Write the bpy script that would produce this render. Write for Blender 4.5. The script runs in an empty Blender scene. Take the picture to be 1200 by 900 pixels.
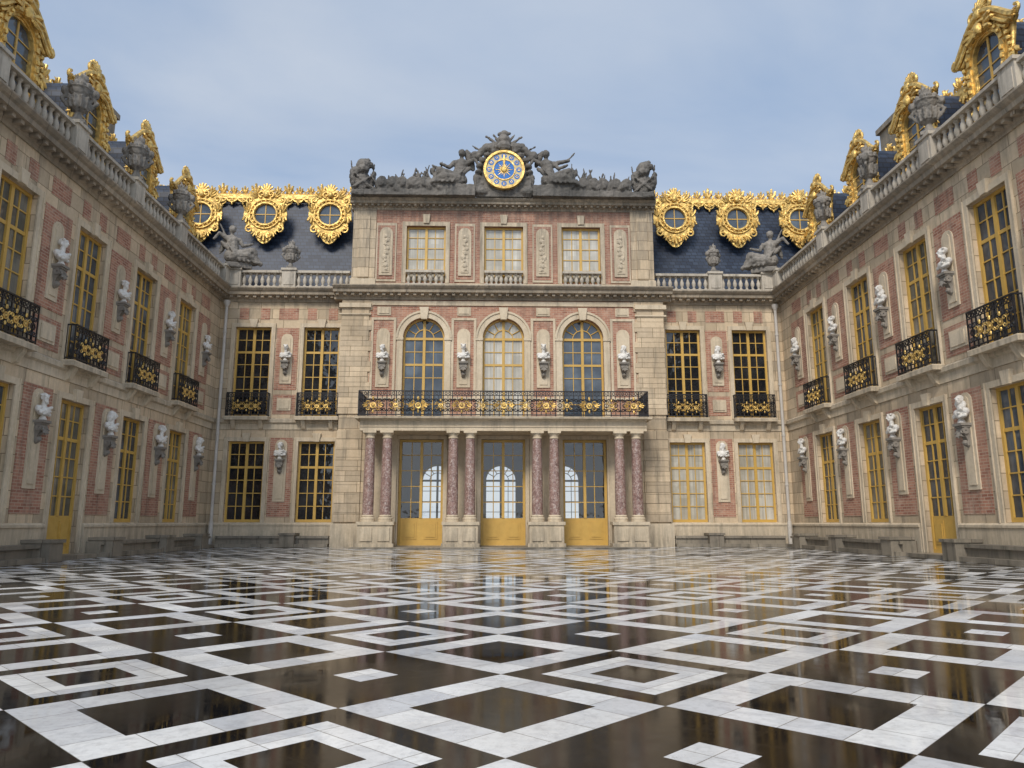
import bpy, bmesh, math, random
from mathutils import Vector, Matrix, Euler, noise
random.seed(7)
pi=math.pi
scn=bpy.context.scene
scn.view_settings.view_transform='Standard'
scn.view_settings.look='None'
scn.view_settings.exposure=0

# ------------------------------------------------------------ materials
def newmat(name):
    m=bpy.data.materials.new(name); m.use_nodes=True
    nt=m.node_tree; nt.nodes.clear()
    out=nt.nodes.new('ShaderNodeOutputMaterial'); b=nt.nodes.new('ShaderNodeBsdfPrincipled')
    nt.links.new(b.outputs[0],out.inputs[0])
    return m,nt,b
class N:
    def __init__(s,nt): s.nt=nt
    def node(s,t,**k):
        n=s.nt.nodes.new(t)
        for a,v in k.items(): setattr(n,a,v)
        return n
    def set(s,inp,v):
        if hasattr(v,'is_output') : s.nt.links.new(v,inp)
        else: inp.default_value=v
    def math(s,op,a,b=0.0,c=None):
        n=s.node('ShaderNodeMath',operation=op); s.set(n.inputs[0],a); s.set(n.inputs[1],b)
        if c is not None: s.set(n.inputs[2],c)
        return n.outputs[0]
    def mix(s,f,a,b,bt='MIX'):
        n=s.node('ShaderNodeMix',data_type='RGBA',blend_type=bt)
        s.set(n.inputs[0],f); s.set(n.inputs[6],a); s.set(n.inputs[7],b); return n.outputs[2]
    def noise(s,vec,scale,detail=4,rough=.6,dist=0):
        n=s.node('ShaderNodeTexNoise'); s.set(n.inputs['Vector'],vec); n.inputs['Scale'].default_value=scale
        n.inputs['Detail'].default_value=detail; n.inputs['Roughness'].default_value=rough; n.inputs['Distortion'].default_value=dist
        return n.outputs[0]
    def ramp(s,f,a,b,lo=0.,hi=1.):
        n=s.node('ShaderNodeMapRange'); s.set(n.inputs[0],f)
        n.inputs[1].default_value=a;n.inputs[2].default_value=b;n.inputs[3].default_value=lo;n.inputs[4].default_value=hi
        return n.outputs[0]
    def coord(s): return s.node('ShaderNodeTexCoord').outputs['Object']
    def sep(s,v):
        n=s.node('ShaderNodeSeparateXYZ'); s.nt.links.new(v,n.inputs[0]); return n.outputs
    def comb(s,x,y,z=0.0):
        n=s.node('ShaderNodeCombineXYZ'); s.set(n.inputs[0],x);s.set(n.inputs[1],y);s.set(n.inputs[2],z); return n.outputs[0]
    def bump(s,h,strength,dist,b):
        n=s.node('ShaderNodeBump'); s.nt.links.new(h,n.inputs['Height']); n.inputs['Strength'].default_value=strength
        n.inputs['Distance'].default_value=dist; s.nt.links.new(n.outputs[0],b.inputs['Normal']); return n
def c4(r,g,b): return (r,g,b,1)
def wallvec(n):
    co=n.coord(); x,y,z=n.sep(co)[:3]
    return co,n.comb(n.math('ADD',x,y),z,0.0),z
def height_tone(n,z):
    # dirt near the ground and up the attic; darker bands below ledges and cornices
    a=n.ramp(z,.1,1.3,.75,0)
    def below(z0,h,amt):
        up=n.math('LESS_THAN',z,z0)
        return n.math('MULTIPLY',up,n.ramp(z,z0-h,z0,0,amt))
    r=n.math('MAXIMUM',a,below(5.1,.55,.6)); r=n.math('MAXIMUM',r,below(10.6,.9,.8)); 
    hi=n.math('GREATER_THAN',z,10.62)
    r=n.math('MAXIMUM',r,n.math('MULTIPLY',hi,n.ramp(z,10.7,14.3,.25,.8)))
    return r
def mat_stone(name,c1,c2,blocks=True,bw=.95,bh=.42,dirt=.6,rough=.85,dirtcol=(.13,.115,.09),wz=True):
    m,nt,b=newmat(name); n=N(nt); co,v,z=wallvec(n)
    big=n.noise(co,.55,5,.65); fine=n.noise(co,9,5,.7)
    mp=n.node('ShaderNodeMapping'); nt.links.new(co,mp.inputs[0]); mp.inputs['Scale'].default_value=(3.2,3.2,.35)
    streak=n.noise(mp.outputs[0],1.3,5,.65)
    col=n.mix(n.ramp(big,.35,.65),c4(*c1),c4(*c2))
    col=n.mix(n.ramp(fine,.3,.75,0,.4),col,c4(c1[0]*.5,c1[1]*.48,c1[2]*.45))
    h=fine
    if blocks:
        br=n.node('ShaderNodeTexBrick'); nt.links.new(v,br.inputs['Vector'])
        br.inputs['Scale'].default_value=1; br.inputs['Brick Width'].default_value=bw; br.inputs['Row Height'].default_value=bh
        br.inputs['Mortar Size'].default_value=.010; br.inputs['Color1'].default_value=c4(.72,.71,.70); br.inputs['Color2'].default_value=c4(1.12,1.09,1.05)
        br.inputs['Mortar'].default_value=c4(.42,.39,.34); br.inputs['Bias'].default_value=.1
        col=n.mix(1.0,col,br.outputs[0],'MULTIPLY')
        h=n.math('SUBTRACT',n.math('MULTIPLY',fine,.4),br.outputs[1])
    col=n.mix(n.ramp(streak,.50,.74,0,dirt),col,c4(*dirtcol))
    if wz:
        zn=n.math('MULTIPLY',height_tone(n,z),n.ramp(n.noise(mp.outputs[0],2.1,5,.7),.36,.62,.12,.95))
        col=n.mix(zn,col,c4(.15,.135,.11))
    nt.links.new(col,b.inputs['Base Color']); b.inputs['Roughness'].default_value=rough
    n.bump(h,.6,.014,b)
    return m
M={}
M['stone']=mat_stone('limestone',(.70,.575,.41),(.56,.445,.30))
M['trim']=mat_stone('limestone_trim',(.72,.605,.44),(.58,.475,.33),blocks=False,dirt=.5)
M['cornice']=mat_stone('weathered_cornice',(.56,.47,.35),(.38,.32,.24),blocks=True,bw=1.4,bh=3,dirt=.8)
M['balus']=mat_stone('balustrade_stone',(.60,.54,.44),(.44,.39,.32),blocks=False,dirt=.75,wz=False)
M['darkstone']=mat_stone('weathered_sculpture_stone',(.21,.19,.165),(.075,.072,.065),blocks=False,dirt=.8,dirtcol=(.03,.03,.03),wz=False)
M['wetstone']=mat_stone('damp_plinth_stone',(.34,.30,.235),(.18,.16,.13),blocks=True,bw=1.6,bh=3,dirt=.8,rough=.5,dirtcol=(.05,.05,.035),wz=False)
M['marble']=mat_stone('bust_marble',(.80,.77,.71),(.66,.63,.57),blocks=False,dirt=.55,rough=.5,dirtcol=(.3,.28,.25),wz=False)
M['console']=mat_stone('console_stone',(.36,.32,.27),(.22,.20,.17),blocks=False,dirt=.6,wz=False)

def mat_brick():
    m,nt,b=newmat('red_brick'); n=N(nt); co,v,z=wallvec(n)
    br=n.node('ShaderNodeTexBrick'); nt.links.new(v,br.inputs['Vector'])
    br.inputs['Scale'].default_value=1; br.inputs['Brick Width'].default_value=.235; br.inputs['Row Height'].default_value=.078
    br.inputs['Mortar Size'].default_value=.009; br.inputs['Color1'].default_value=c4(.27,.095,.058); br.inputs['Color2'].default_value=c4(.50,.245,.155)
    br.inputs['Mortar'].default_value=c4(.50,.39,.29); br.inputs['Bias'].default_value=-.05
    big=n.noise(co,.9,5,.65)
    col=n.mix(n.ramp(big,.35,.7,0,.6),br.outputs[0],c4(.38,.215,.145))
    mp=n.node('ShaderNodeMapping'); nt.links.new(co,mp.inputs[0]); mp.inputs['Scale'].default_value=(3,3,.4)
    col=n.mix(n.ramp(n.noise(mp.outputs[0],1.5,5,.6),.48,.75,0,.65),col,c4(.13,.09,.065))
    col=n.mix(n.ramp(n.noise(co,2.6,4,.6),.52,.78,0,.5),col,c4(.56,.44,.33))
    zn=n.math('MULTIPLY',height_tone(n,z),n.ramp(n.noise(mp.outputs[0],2.1,5,.7),.36,.62,.1,.8))
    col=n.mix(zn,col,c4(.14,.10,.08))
    nt.links.new(col,b.inputs['Base Color']); b.inputs['Roughness'].default_value=.9
    n.bump(br.outputs[1],-.6,.012,b); return m
M['brick']=mat_brick()
def mat_simple(name,col,rough,metal=0,nscale=6,var=.4,col2=None,bump=.2,bd=.01):
    m,nt,b=newmat(name); n=N(nt); co=n.coord()
    f=n.noise(co,nscale,5,.65)
    c2=col2 or tuple(x*.5 for x in col)
    nt.links.new(n.mix(n.ramp(f,.35,.75,0,var),c4(*col),c4(*c2)),b.inputs['Base Color'])
    nt.links.new(n.ramp(f,.3,.7,rough*.8,min(1,rough*1.3)),b.inputs['Roughness'])
    b.inputs['Metallic'].default_value=metal
    n.bump(n.noise(co,nscale*3,4,.6),bump,bd,b); return m
def mat_gold():
    m,nt,b=newmat('gold_leaf'); n=N(nt); co=n.coord()
    f=n.noise(co,3,5,.65)
    vo=n.node('ShaderNodeTexVoronoi',feature='SMOOTH_F1'); nt.links.new(co,vo.inputs['Vector']); vo.inputs['Scale'].default_value=7; vo.inputs['Smoothness'].default_value=.4
    g=n.noise(co,16,4,.6,1.2)
    h=n.math('ADD',n.math('MULTIPLY',vo.outputs['Distance'],-1.2),g)
    col=n.mix(n.ramp(f,.38,.72,0,.5),c4(.92,.63,.20),c4(.52,.34,.12))
    col=n.mix(n.ramp(vo.outputs['Distance'],.36,.75,0,.5),col,c4(.22,.14,.05))
    nt.links.new(col,b.inputs['Base Color']); nt.links.new(n.ramp(f,.3,.7,.36,.55),b.inputs['Roughness'])
    b.inputs['Metallic'].default_value=.72; n.bump(h,.6,.035,b); return m
M['gold']=mat_gold()
M['yellow']=mat_simple('ochre_painted_wood',(.60,.375,.085),.45,0,4,.5,(.42,.25,.06),.1)
M['iron']=mat_simple('wrought_iron',(.025,.025,.028),.45,.3)
M['lead']=mat_simple('rain_pipe_paint',(.55,.51,.45),.5,0,3)
M['shell']=mat_simple('clock_face_white',(.62,.5,.26),.4)
M['blue']=mat_simple('clock_enamel_blue',(.02,.16,.50),.3,0,4,.3)
M['plaster']=mat_simple('interior_plaster',(.35,.31,.25),.8,0,1,.3)
def mat_redmarble():
    m,nt,b=newmat('red_marble'); n=N(nt); co=n.coord()
    f=n.noise(co,5,6,.7,1.6); g=n.noise(co,14,5,.7,1)
    col=n.mix(n.ramp(f,.4,.6),c4(.34,.215,.18),c4(.17,.095,.08)); col=n.mix(n.ramp(g,.50,.62,0,.85),col,c4(.55,.47,.41))
    nt.links.new(col,b.inputs['Base Color']); b.inputs['Roughness'].default_value=.32; return m
M['redmarble']=mat_redmarble()
def mat_slate():
    m,nt,b=newmat('slate_roof'); n=N(nt); co,v,z=wallvec(n)
    br=n.node('ShaderNodeTexBrick'); nt.links.new(v,br.inputs['Vector']); br.inputs['Scale'].default_value=1
    br.inputs['Brick Width'].default_value=.26; br.inputs['Row Height'].default_value=.17; br.inputs['Mortar Size'].default_value=.014
    br.inputs['Color1'].default_value=c4(.009,.018,.040); br.inputs['Color2'].default_value=c4(.034,.052,.088); br.inputs['Mortar'].default_value=c4(.003,.005,.01)
    col=n.mix(n.ramp(n.noise(co,.8,5,.6),.4,.7,0,.3),br.outputs[0],c4(.05,.06,.08))
    nt.links.new(col,b.inputs['Base Color']); b.inputs['Roughness'].default_value=.5; b.inputs['Specular IOR Level'].default_value=.35
    n.bump(br.outputs[1],-.8,.025,b); return m
M['slate']=mat_slate()
def mat_glass(name,dark,light,thr,folds=0):
    m,nt,b=newmat(name); n=N(nt); co,v,z=wallvec(n)
    f=n.noise(co,.7,3,.6)
    wn=n.node('ShaderNodeTexWhiteNoise',noise_dimensions='3D')
    sn=n.node('ShaderNodeVectorMath',operation='SNAP'); nt.links.new(co,sn.inputs[0]); sn.inputs[1].default_value=(.34,.34,.48); nt.links.new(sn.outputs[0],wn.inputs[0])
    col=n.mix(n.ramp(f,thr,thr+.2),c4(*dark),c4(*light))
    if folds:
        mp=n.node('ShaderNodeMapping'); nt.links.new(v,mp.inputs[0]); mp.inputs['Scale'].default_value=(9,.25,1)
        col=n.mix(n.ramp(n.noise(mp.outputs[0],1,3,.6,.3),.35,.65,0,folds),col,c4(dark[0]*.45,dark[1]*.42,dark[2]*.4))
    col=n.mix(n.ramp(wn.outputs[0],0,1,0,.35),col,c4(dark[0]*.5,dark[1]*.5,dark[2]*.5))
    nt.links.new(col,b.inputs['Base Color']); b.inputs['Roughness'].default_value=.05
    b.inputs['IOR'].default_value=1.65
    n.bump(n.noise(co,2.2,2,.5),.35,.05,b); return m
M['glass']=mat_glass('window_glass_dark',(.010,.012,.015),(.04,.042,.045),.5)
M['glassblue']=mat_glass('window_glass_sky',(.035,.048,.065),(.12,.15,.18),.45)
M['glasscurt']=mat_glass('window_glass_curtained',(.50,.47,.38),(.68,.65,.56),.4,.6)
M['glassmid']=mat_glass('window_glass_shuttered',(.12,.12,.10),(.34,.32,.27),.45,.5)
def mat_clear():
    m=bpy.data.materials.new('window_glass_clear'); m.use_nodes=True; nt=m.node_tree; nt.nodes.clear(); n=N(nt)
    out=n.node('ShaderNodeOutputMaterial'); t=n.node('ShaderNodeBsdfTransparent'); t.inputs[0].default_value=c4(.9,.9,.86)
    g=n.node('ShaderNodeBsdfGlossy'); g.inputs['Roughness'].default_value=.04
    fr=n.node('ShaderNodeFresnel'); fr.inputs[0].default_value=1.9
    bp=n.node('ShaderNodeBump'); bp.inputs['Strength'].default_value=.2; bp.inputs['Distance'].default_value=.04; nt.links.new(n.noise(n.coord(),2.2,2,.5),bp.inputs['Height']); nt.links.new(bp.outputs[0],g.inputs['Normal'])
    ms=n.node('ShaderNodeMixShader'); nt.links.new(fr.outputs[0],ms.inputs[0]); nt.links.new(t.outputs[0],ms.inputs[1]); nt.links.new(g.outputs[0],ms.inputs[2]); nt.links.new(ms.outputs[0],out.inputs[0])
    return m
M['glassclear']=mat_clear()

def mat_floor():
    m,nt,b=newmat('black_white_marble_paving'); n=N(nt); co=n.coord(); x,y,z=n.sep(co)[:3]
    L=1.21; A=(-1.2,4.98); r2=1/math.sqrt(2)
    px=n.math('SUBTRACT',x,A[0]); py=n.math('SUBTRACT',y,A[1])
    p=n.math('ADD',n.math('MULTIPLY',n.math('ADD',px,py),r2/L),.5)
    q=n.math('ADD',n.math('MULTIPLY',n.math('SUBTRACT',py,px),r2/L),.5)
    ip=n.math('FLOOR',p); iq=n.math('FLOOR',q)
    fp=n.math('ABSOLUTE',n.math('SUBTRACT',n.math('SUBTRACT',p,ip),.5)); fq=n.math('ABSOLUTE',n.math('SUBTRACT',n.math('SUBTRACT',q,iq),.5))
    d=n.math('MAXIMUM',fp,fq)
    par=n.math('FLOORED_MODULO',n.math('ADD',ip,iq),2.0)     # 1 = white square
    odd=n.math('FLOORED_MODULO',ip,2.0)
    wsq=n.math('GREATER_THAN',d,.285)
    vtx=n.math('LESS_THAN',d,.12)
    ring=n.math('MULTIPLY',n.math('GREATER_THAN',d,.17),n.math('LESS_THAN',d,.35))
    blk=n.math('ADD',n.math('MULTIPLY',vtx,n.math('SUBTRACT',1.0,odd)),n.math('MULTIPLY',ring,odd))
    W=n.math('ADD',n.math('MULTIPLY',par,wsq),n.math('MULTIPLY',n.math('SUBTRACT',1.0,par),blk))
    pq=n.comb(p,q)
    br=n.node('ShaderNodeTexBrick'); nt.links.new(pq,br.inputs['Vector']); br.inputs['Scale'].default_value=1
    br.offset=0.0; br.inputs['Brick Width'].default_value=.25; br.inputs['Row Height'].default_value=.25; br.inputs['Mortar Size'].default_value=.0026
    br.inputs['Color1'].default_value=c4(.74,.75,.77); br.inputs['Color2'].default_value=c4(1.06,1.05,1.02); br.inputs['Mortar'].default_value=c4(.4,.38,.35)
    vein=n.noise(co,3.2,8,.7,2.0); big=n.noise(co,.5,5,.6); fine=n.noise(co,22,5,.7); med=n.noise(co,6,6,.7,.6)
    wc=n.mix(n.ramp(vein,.48,.62,0,.5),c4(.80,.80,.79),c4(.54,.55,.57))
    wc=n.mix(n.ramp(big,.42,.68,0,.5),wc,c4(.56,.53,.48))
    wc=n.mix(n.ramp(med,.5,.75,0,.5),wc,c4(.40,.39,.38))
    wc=n.mix(n.ramp(fine,.5,.8,0,.5),wc,c4(.34,.32,.30))
    bc=n.mix(n.ramp(vein,.5,.7,0,.6),c4(.005,.005,.006),c4(.02,.019,.02))
    bc=n.mix(n.ramp(n.noise(co,1.1,5,.65),.58,.85,0,.5),bc,c4(.028,.017,.013))
    col=n.mix(W,bc,wc); col=n.mix(1.0,col,br.outputs[0],'MULTIPLY')
    nt.links.new(col,b.inputs['Base Color'])
    wet=n.noise(co,.42,5,.6,.5)
    rb=n.ramp(wet,.40,.66,.025,.17)
    rw=n.ramp(wet,.40,.64,.03,.38)
    rr=n.math('ADD',n.math('MULTIPLY',W,rw),n.math('MULTIPLY',n.math('SUBTRACT',1.0,W),rb))
    nt.links.new(n.math('ADD',rr,n.ramp(med,.45,.8,0,.08)),b.inputs['Roughness'])
    b.inputs['IOR'].default_value=1.31
    h=n.math('ADD',n.math('MULTIPLY',n.noise(co,3,3,.5),.4),n.math('MULTIPLY',br.outputs[1],-.25))
    n.bump(h,.09,.01,b); return m
M['floor']=mat_floor()
M['ground']=mat_simple('cobbled_ground',(.20,.18,.16),.7,0,2,.6)

# ------------------------------------------------------------ geometry
class Fr:
    def __init__(s,o,sd,nd): s.ox,s.oy=o; s.sx,s.sy=sd; s.nx,s.ny=nd; s.n=Vector((nd[0],nd[1],0))
    def __call__(s,a,b,z): return Vector((s.ox+s.sx*a+s.nx*b,s.oy+s.sy*a+s.ny*b,z))
roots={}
def root(name,base):
    if name not in roots:
        e=bpy.data.objects.new(base,None); scn.collection.objects.link(e); roots[name]=e
    return roots[name]
class Bk:
    def __init__(s,mat,smooth=False): s.v=[];s.f=[];s.mat=mat;s.smooth=smooth
    def add(s,vs,fs):
        o=len(s.v); s.v.extend([tuple(v) for v in vs]); s.f.extend([tuple([i+o for i in f]) for f in fs])
BK={}
def B(name,mat,smooth=False,par='palace'):
    k=(par,name)
    if k not in BK: BK[k]=Bk(mat,smooth)
    return BK[k]
def mesh_from(name,bk,mats=None):
    me=bpy.data.meshes.new(name); me.from_pydata(bk.v,[],bk.f); me.materials.append(M[bk.mat])
    bm=bmesh.new(); bm.from_mesh(me); bmesh.ops.recalc_face_normals(bm,faces=bm.faces); bm.to_mesh(me); bm.free()
    if bk.smooth:
        me.polygons.foreach_set('use_smooth',[True]*len(me.polygons)); me.set_sharp_from_angle(angle=math.radians(42))
    return me
BOX=[(0,1,2,3),(7,6,5,4),(0,4,5,1),(1,5,6,2),(2,6,7,3),(3,7,4,0)]
def box(bk,F,s0,s1,n0,n1,z0,z1):
    bk.add([F(s0,n0,z0),F(s1,n0,z0),F(s1,n1,z0),F(s0,n1,z0),F(s0,n0,z1),F(s1,n0,z1),F(s1,n1,z1),F(s0,n1,z1)],BOX)
def prism(bk,F,pts,n0,n1):
    k=len(pts); vs=[F(a,n0,z) for a,z in pts]+[F(a,n1,z) for a,z in pts]
    bk.add(vs,[tuple(range(k)),tuple(range(2*k-1,k-1,-1))]+[(i,(i+1)%k,(i+1)%k+k,i+k) for i in range(k)])
def extr(bk,F,s0,s1,prof):
    k=len(prof); vs=[F(s0,n,z) for n,z in prof]+[F(s1,n,z) for n,z in prof]
    bk.add(vs,[tuple(range(k)),tuple(range(2*k-1,k-1,-1))]+[(i,(i+1)%k,(i+1)%k+k,i+k) for i in range(k)])
def lathe(bk,c,prof,seg=10,flute=0):
    vs=[];fs=[];k=len(prof)
    for r,h in prof:
        for j in range(seg):
            a=2*pi*j/seg; vs.append((c[0]+r*math.cos(a),c[1]+r*math.sin(a),c[2]+h))
    for i in range(k-1):
        for j in range(seg):
            fs.append((i*seg+j,i*seg+(j+1)%seg,(i+1)*seg+(j+1)%seg,(i+1)*seg+j))
    fs.append(tuple(range(seg-1,-1,-1))); fs.append(tuple((k-1)*seg+j for j in range(seg)))
    bk.add(vs,fs)
def arcring(bk,F,s,z,r0,r1,n0,n1,a0=0,a1=pi,seg=16,lob=None):
    vs=[];fs=[];full=abs(a1-a0-2*pi)<1e-4; k=seg if full else seg+1
    for i in range(k):
        a=a0+(a1-a0)*i/seg; ro=r1 if lob is None else lob(a)
        for r,n in((r0,n0),(ro,n0),(ro,n1),(r0,n1)): vs.append(F(s+r*math.cos(a),n,z+r*math.sin(a)))
    for i in range(seg):
        o=i*4;p=((i+1)%k)*4
        for j in range(4): fs.append((o+j,o+(j+1)%4,p+(j+1)%4,p+j))
    if not full: fs+= [(0,1,2,3),(4*seg+3,4*seg+2,4*seg+1,4*seg)]
    bk.add(vs,fs)
def disc(bk,F,s,z,r,n,seg=24):
    bk.add([F(s+r*math.cos(2*pi*i/seg),n,z+r*math.sin(2*pi*i/seg)) for i in range(seg)],[tuple(range(seg))])
def tube(bk,pts,rad,ref,sides=6):
    k=len(pts); rs=rad if isinstance(rad,(list,tuple)) else [rad]*k
    vs=[];fs=[]
    for i in range(k):
        t=(pts[min(i+1,k-1)]-pts[max(i-1,0)])
        if t.length<1e-7: t=Vector((0,0,1))
        t.normalize(); sd=t.cross(ref)
        if sd.length<1e-4: sd=t.cross(Vector((.3,.5,.8)))
        sd.normalize(); up=sd.cross(t)
        for j in range(sides):
            a=2*pi*j/sides; vs.append(pts[i]+(sd*math.cos(a)+up*math.sin(a))*rs[i])
    for i in range(k-1):
        for j in range(sides): fs.append((i*sides+j,i*sides+(j+1)%sides,(i+1)*sides+(j+1)%sides,(i+1)*sides+j))
    fs.append(tuple(range(sides))); fs.append(tuple((k-1)*sides+j for j in range(sides)))
    bk.add(vs,fs)
def spiral(bk,F,s,n,z,r,turns,a0,dirn,rad,flip=1,steps=14,sides=5):
    pts=[];rs=[]
    for i in range(steps+1):
        t=i/steps; rr=r*(1-.85*t); a=a0+dirn*turns*2*pi*t
        pts.append(F(s+flip*rr*math.cos(a),n,z+rr*math.sin(a))); rs.append(rad*(1-.35*t))
    tube(bk,pts,rs,F.n,sides)
def ball(bk,c,r,sc=(1,1,1),seg=8,rings=5):
    vs=[];fs=[]
    for i in range(1,rings):
        th=pi*i/rings
        for j in range(seg):
            a=2*pi*j/seg; vs.append((c[0]+r*sc[0]*math.sin(th)*math.cos(a),c[1]+r*sc[1]*math.sin(th)*math.sin(a),c[2]+r*sc[2]*math.cos(th)))
    for i in range(rings-2):
        for j in range(seg): fs.append((i*seg+j,i*seg+(j+1)%seg,(i+1)*seg+(j+1)%seg,(i+1)*seg+j))
    fs.append(tuple(range(seg-1,-1,-1))); fs.append(tuple((rings-2)*seg+j for j in range(seg)))
    bk.add(vs,fs)
def leaf(bk,F,s,n,z,ang,ln,w=.35):
    dx,dz=math.cos(ang),math.sin(ang)
    for k in(-1,0,1):
        px,pz=-dz*k*ln*w,dx*k*ln*w
        l=ln*(1 if k==0 else .75)
        tube(bk,[F(s,n,z),F(s+dx*l*.5+px*.8,n+.05,z+dz*l*.5+pz*.8),F(s+dx*l*.9+px,n+.08,z+dz*l*.9+pz),F(s+dx*l+px*1.25,n+.02,z+dz*l+pz*1.25)],[ln*.1,ln*.15,ln*.11,ln*.03],F.n,5)

FB=Fr((0,30),(1,0),(0,-1))
FC=Fr((0,29.55),(1,0),(0,-1))
FL=Fr((-11.7,0),(0,1),(1,0))
FR=Fr((11.7,0),(0,1),(-1,0))

def wall(bk,F,s0,s1,z0,z1,ops,depth=.36,n=0.0):
    ss=sorted({s0,s1}|{v for o in ops for v in (o[0],o[1]) if s0<v<s1}); zs=sorted({z0,z1}|{v for o in ops for v in (o[2],o[3]) if z0<v<z1})
    for i in range(len(ss)-1):
        for j in range(len(zs)-1):
            cs=(ss[i]+ss[i+1])/2; cz=(zs[j]+zs[j+1])/2
            if any(o[0]<cs<o[1] and o[2]<cz<o[3] for o in ops): continue
            bk.add([F(ss[i],n,zs[j]),F(ss[i+1],n,zs[j]),F(ss[i+1],n,zs[j+1]),F(ss[i],n,zs[j+1])],[(0,1,2,3)])
    for a,b_,c,d in ops:
        c=max(c,z0)
        if c>=z1: continue
        for q in (((a,c),(a,d)),((b_,c),(b_,d)),((a,c),(b_,c)),((a,d),(b_,d))):
            (u,v),(w,x)=q
            bk.add([F(u,n,v),F(w,n,x),F(w,n-depth,x),F(u,n-depth,v)],[(0,1,2,3)])
def window(F,sc,w,z0,z1,cols=4,rows=6,arch=False,kind='glass',panel=0,n=-.16,fw=.08):
    Y=B('window_frames','yellow'); G=B('window_panes_'+(kind or 'x'),kind)
    hw=w/2; zt=z1-hw if arch else z1
    if kind: G.add([F(sc-hw,n-.025,z0),F(sc+hw,n-.025,z0),F(sc+hw,n-.025,z1),F(sc-hw,n-.025,z1)],[(0,1,2,3)])
    for sg in(-1,1):
        a,b_=sorted((sc+sg*hw,sc+sg*(hw-fw))); box(Y,F,a,b_,n-.06,n+.03,z0,zt)
    box(Y,F,sc-hw+fw,sc+hw-fw,n-.06,n+.028,z0,z0+.11)
    zb=z0+.11
    if panel:
        box(Y,F,sc-hw+fw,sc+hw-fw,n-.055,n+.01,z0+.11,z0+panel); zb=z0+panel
        for sg in(-1,1):
            m=sc+sg*hw*.47; box(Y,F,m-hw*.3,m+hw*.3,n,n+.03,z0+.24,z0+panel-.13)
            box(Y,F,m-hw*.22,m+hw*.22,n+.03,n+.05,z0+.32,z0+panel-.21)
    box(Y,F,sc-.055,sc+.055,n-.06,n+.03,zb,zt if not arch else z1-.05)
    if arch:
        arcring(Y,F,sc,zt,hw-fw,hw,n-.06,n+.03,0,pi,20)
        box(Y,F,sc-hw+fw,sc+hw-fw,n-.06,n+.04,zt-.05,zt+.05)
        arcring(Y,F,sc,zt,hw*.45,hw*.45+.035,n-.04,n+.015,0,pi,12)
        for k in range(1,6):
            if k==3: continue
            a=pi*k/6
            p0=F(sc+hw*.46*math.cos(a),n,zt+hw*.46*math.sin(a)); p1=F(sc+hw*.95*math.cos(a),n,zt+hw*.95*math.sin(a))
            tube(Y,[p0,p1],.02,F.n,4)
    else:
        box(Y,F,sc-hw+fw,sc+hw-fw,n-.06,n+.027,zt-fw,zt)
    for k in range(1,cols):
        if k*2==cols: continue
        m=sc-hw+fw+(w-2*fw)*k/cols; box(Y,F,m-.016,m+.016,n-.03,n+.005,zb,zt)
    for k in range(1,rows):
        z=zb+(zt-zb)*k/rows; t=.016
        if k==rows-2 and rows>=6: t=.045
        box(Y,F,sc-hw+fw,sc+hw-fw,n-.032,n+.002,z-t,z+t)
def surround(F,sc,w,z0,z1,t=.17,key=True,p=.045):
    T=B('window_surrounds','trim'); hw=w/2
    box(T,F,sc-hw-t,sc-hw,-.01,p,z0,z1); box(T,F,sc+hw,sc+hw+t,-.01,p,z0,z1); box(T,F,sc-hw-t,sc+hw+t,-.01,p+.003,z1,z1+t)
    for sg in(-1,1):
        a,b_=sorted((sc+sg*(hw+t),sc+sg*(hw+t-.035))); box(T,F,a,b_,p,p+.025,z0,z1+t)
    if key: prism(T,F,[(sc-.11,z1-.02),(sc+.11,z1-.02),(sc+.17,z1+t+.16),(sc-.17,z1+t+.16)],-.01,p+.07)
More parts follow.
